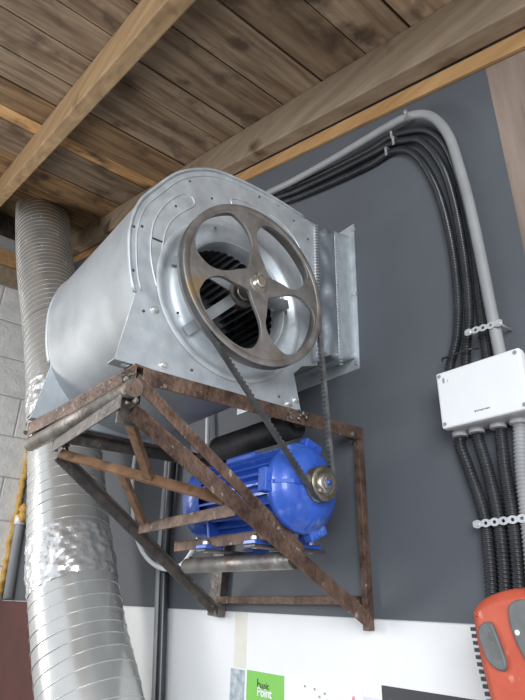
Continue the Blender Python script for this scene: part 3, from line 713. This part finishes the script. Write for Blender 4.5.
# ------------------------------------------------------------------ papers on the white wall
m = MB(); m.box((-.548, -.0012, -.135), (-.487, 0, .013)); tag(m.build('paper_strip', M['tape']), 'pale cream strip stuck to the white wall just right of the left post foot', 'tape')
m = MB(); m.box((-.560, -.0014, -.40), (-.492, 0, -.139)); tag(m.build('photo_print', M['bluepic']), 'small blue-grey print left of the green sign', 'print')
gs = thing('green_sign', (-.39, 0, -.30), 'bright green sign with dark and white lettering low on the white wall', 'sign')
m = MB(); m.box((-.478, -.003, -.36), (-.318, 0, -.136)); m.build('sign_board', M['green'], gs)
textmesh('sign_lettering', 'b', .040, (-.431, -.0034, -.180), M['ink'], gs)
textmesh('sign_lettering', 'asic', .023, (-.410, -.0034, -.174), M['ink'], gs)
textmesh('sign_lettering', 'Point', .030, (-.428, -.0038, -.193), M['paper'], gs, bold=.0006)
def sheet(name, x0, x1, z0, z1, mt, label, deco, zs=None):
    t = thing(name, ((x0+x1)/2, 0, z0), label, 'paper')
    m = MB(); vs = []
    zz = zs or (z1, z1)
    for y in (-.0015, 0): vs += [(x0, y, z0), (x1, y, z0), (x1, y, zz[1]), (x0, y, zz[0])]
    m.add(vs, [(0,1,2,3)[::-1],(4,5,6,7),(0,1,5,4),(1,2,6,5),(2,3,7,6),(3,0,4,7)]); m.build('paper_sheet', mt, t)
    for (nm, mt2, shapes) in deco:
        m = MB()
        for s_ in shapes:
            if len(s_) == 3: m.tube([(s_[0], -.0016, s_[1]), (s_[0], -.0022, s_[1])], s_[2], 20)
            else: m.box((s_[0], -.0022, s_[1]), (s_[2], -.0016, s_[3]))
        m.build(nm, mt2, t)
    return t
blots = [(-.29+rnd.uniform(0, .14), -.205+rnd.uniform(0, .055)) for _ in range(10)]
sheet('wall_notice', -.305, -.120, -.42, -.135, M['paper'], 'white notice with faint grey print right of the green sign',
      [('printed_mark', M['conduit_grey'], [(x, z, x+.006, z+.005)]) for x, z in blots]+[ ('printed_title', M['charcoal'], [(-.198+.012*k, -.212, -.187+.012*k, -.196-.004*(k%2)) for k in range(5)])])
sheet('wall_notice', -.105, -.045, -.42, -.150, M['paper'], 'narrow white notice with pink figure, left of the pink dot sheet',
      [('pink_figure', M['pink'], [(-.088, -.185, -.072, -.172), (-.072, -.18, -.064, -.152), (-.06, -.19, -.05, -.172)])])
sheet('wall_notice', -.038, .010, -.42, -.148, M['lilac'], 'pale lilac sheet with a round pink mark beside the dark framed notice',
      [('pink_disc', M['pink'], [(-.022, -.171, .015)])])
sheet('framed_notice', .018, .262, -.42, -.119, M['charcoal'], 'dark framed notice with white centre at the bottom of the white wall',
      [('white_panel', M['paper'], [(.040, -.40, .100, -.146), (.11, -.40, .24, -.175)])], zs=(-.120, -.119))

# ------------------------------------------------------------------ red tool at lower right
tl = thing('power_tool', (.47, -.10, -.30), 'orange-red power tool with grey rubber pads at the lower right corner', 'power tool')
def XZ(px): return px
body2 = [(.384,.020),(.388,.032),(.405,.046),(.432,.057),(.470,.064),(.520,.062),(.565,.045),(.590,.0),(.588,-.08),(.560,-.17),(.535,-.24),(.505,-.30),(.455,-.30),(.425,-.24),(.408,-.17),(.396,-.10),(.387,-.04)]
body2 = [(a-.010, b+.011) for a, b in body2]
bl2 = [(p.x, p.y) for p in catmull([(a, b, 0) for a, b in body2], 5)]
plate('tool_body', [bl2], .075, MY, (0, -.1425, 0), M['tool_red'], tl, bev=.016)
rib = [(.370,.010),(.374,-.04),(.384,-.10),(.396,-.165),(.410,-.22)]
m = MB()
m.tube([(x-.002, -.142, z) for x, z in rib], .009, 8)
for p in resample([Vector((x, 0, z)) for x, z in rib], .0105): m.box((p.x-.012, -.158, p.z-.0030), (p.x+.012, -.125, p.z+.0030))
m.build('vent_ribs', M['black'], tl)
def pad(pts, nm='rubber_pad'):
    l = [(p.x, p.y) for p in catmull([(a, b, 0) for a, b in pts], 5)]
    return plate(nm, [l], .012, MY, (0, -.1805, 0), M['tool_grey'], tl, bev=.003)
pad([(.389,.010),(.399,.021),(.413,.023),(.420,.009),(.426,-.012),(.431,-.034),(.426,-.046),(.411,-.044),(.399,-.033),(.391,-.012)])
p2 = pad([(.447,.040),(.455,.053),(.475,.058),(.495,.046),(.500,.014),(.490,-.03),(.470,-.035),(.456,-.012),(.448,.014)])
m = MB(); m.tube([(.4585, -.186, .010), (.4585, -.1878, .010)], .004, 12); m.build('white_button', M['white_plastic'], tl)
m = MB(); m.tube([(.50, -.107, .02), (.50, -.012, .02)], .007, 10); m.box((.475, -.0125, -.01), (.525, -.0066, .05)); m.build('wall_hook', M['steel_dark'], tl)

# ------------------------------------------------------------------ light
sc_ = bpy.context.scene
w = bpy.data.worlds.new('World'); sc_.world = w; w.use_nodes = True
bg = w.node_tree.nodes['Background']; bg.inputs[0].default_value = (.87, .92, 1.0, 1); bg.inputs[1].default_value = 1.15
def area(name, loc, target, sx, sy, power, col=(1, 1, 1)):
    l = bpy.data.lights.new(name, 'AREA'); l.shape = 'RECTANGLE'; l.size = sx; l.size_y = sy; l.energy = power; l.color = col
    o = bpy.data.objects.new(name, l); COL.objects.link(o); o.location = loc
    o.rotation_euler = (Vector(target)-Vector(loc)).to_track_quat('-Z', 'Y').to_euler(); return o
area('window_light', (-2.6, -2.4, .5), (-.4, 0, .1), .6, 1.6, 40, (1, .98, .95))
area('doorway_light', (2.6, -2.6, .7), (0, -.2, .2), 1.6, 1.6, 105, (.93, .97, 1))

# ------------------------------------------------------------------ camera
cam = bpy.data.cameras.new('camera'); co = bpy.data.objects.new('camera', cam); COL.objects.link(co)
co.location = (.95501, -1.10567, .04634); co.rotation_euler = (2.0050062, -.0233334, .8925198)
cam.sensor_fit = 'VERTICAL'; cam.sensor_height = 24; cam.lens = 540.566*24/700; cam.clip_start = .02
sc_.camera = co
sc_.view_settings.view_transform = 'Standard'; sc_.view_settings.look = 'None'; sc_.view_settings.exposure = 0; sc_.view_settings.gamma = 1
sc_.view_settings.use_curve_mapping = False

# repeats share a group
for o in bpy.data.objects:
    if o.parent is None and 'label' in o:
        n = o.name.split('.')[0]
        g_ = {'rafter': 'rafters under the ceiling boards', 'corrugated_conduit': 'conduits running to and from the junction box', 'conduit_clip': 'conduit clips at the bend',
              'perforated_strap': 'perforated metal straps over the conduits', 'wall_notice': 'notices on the white wall'}.get(n)
        if g_: o['group'] = g_
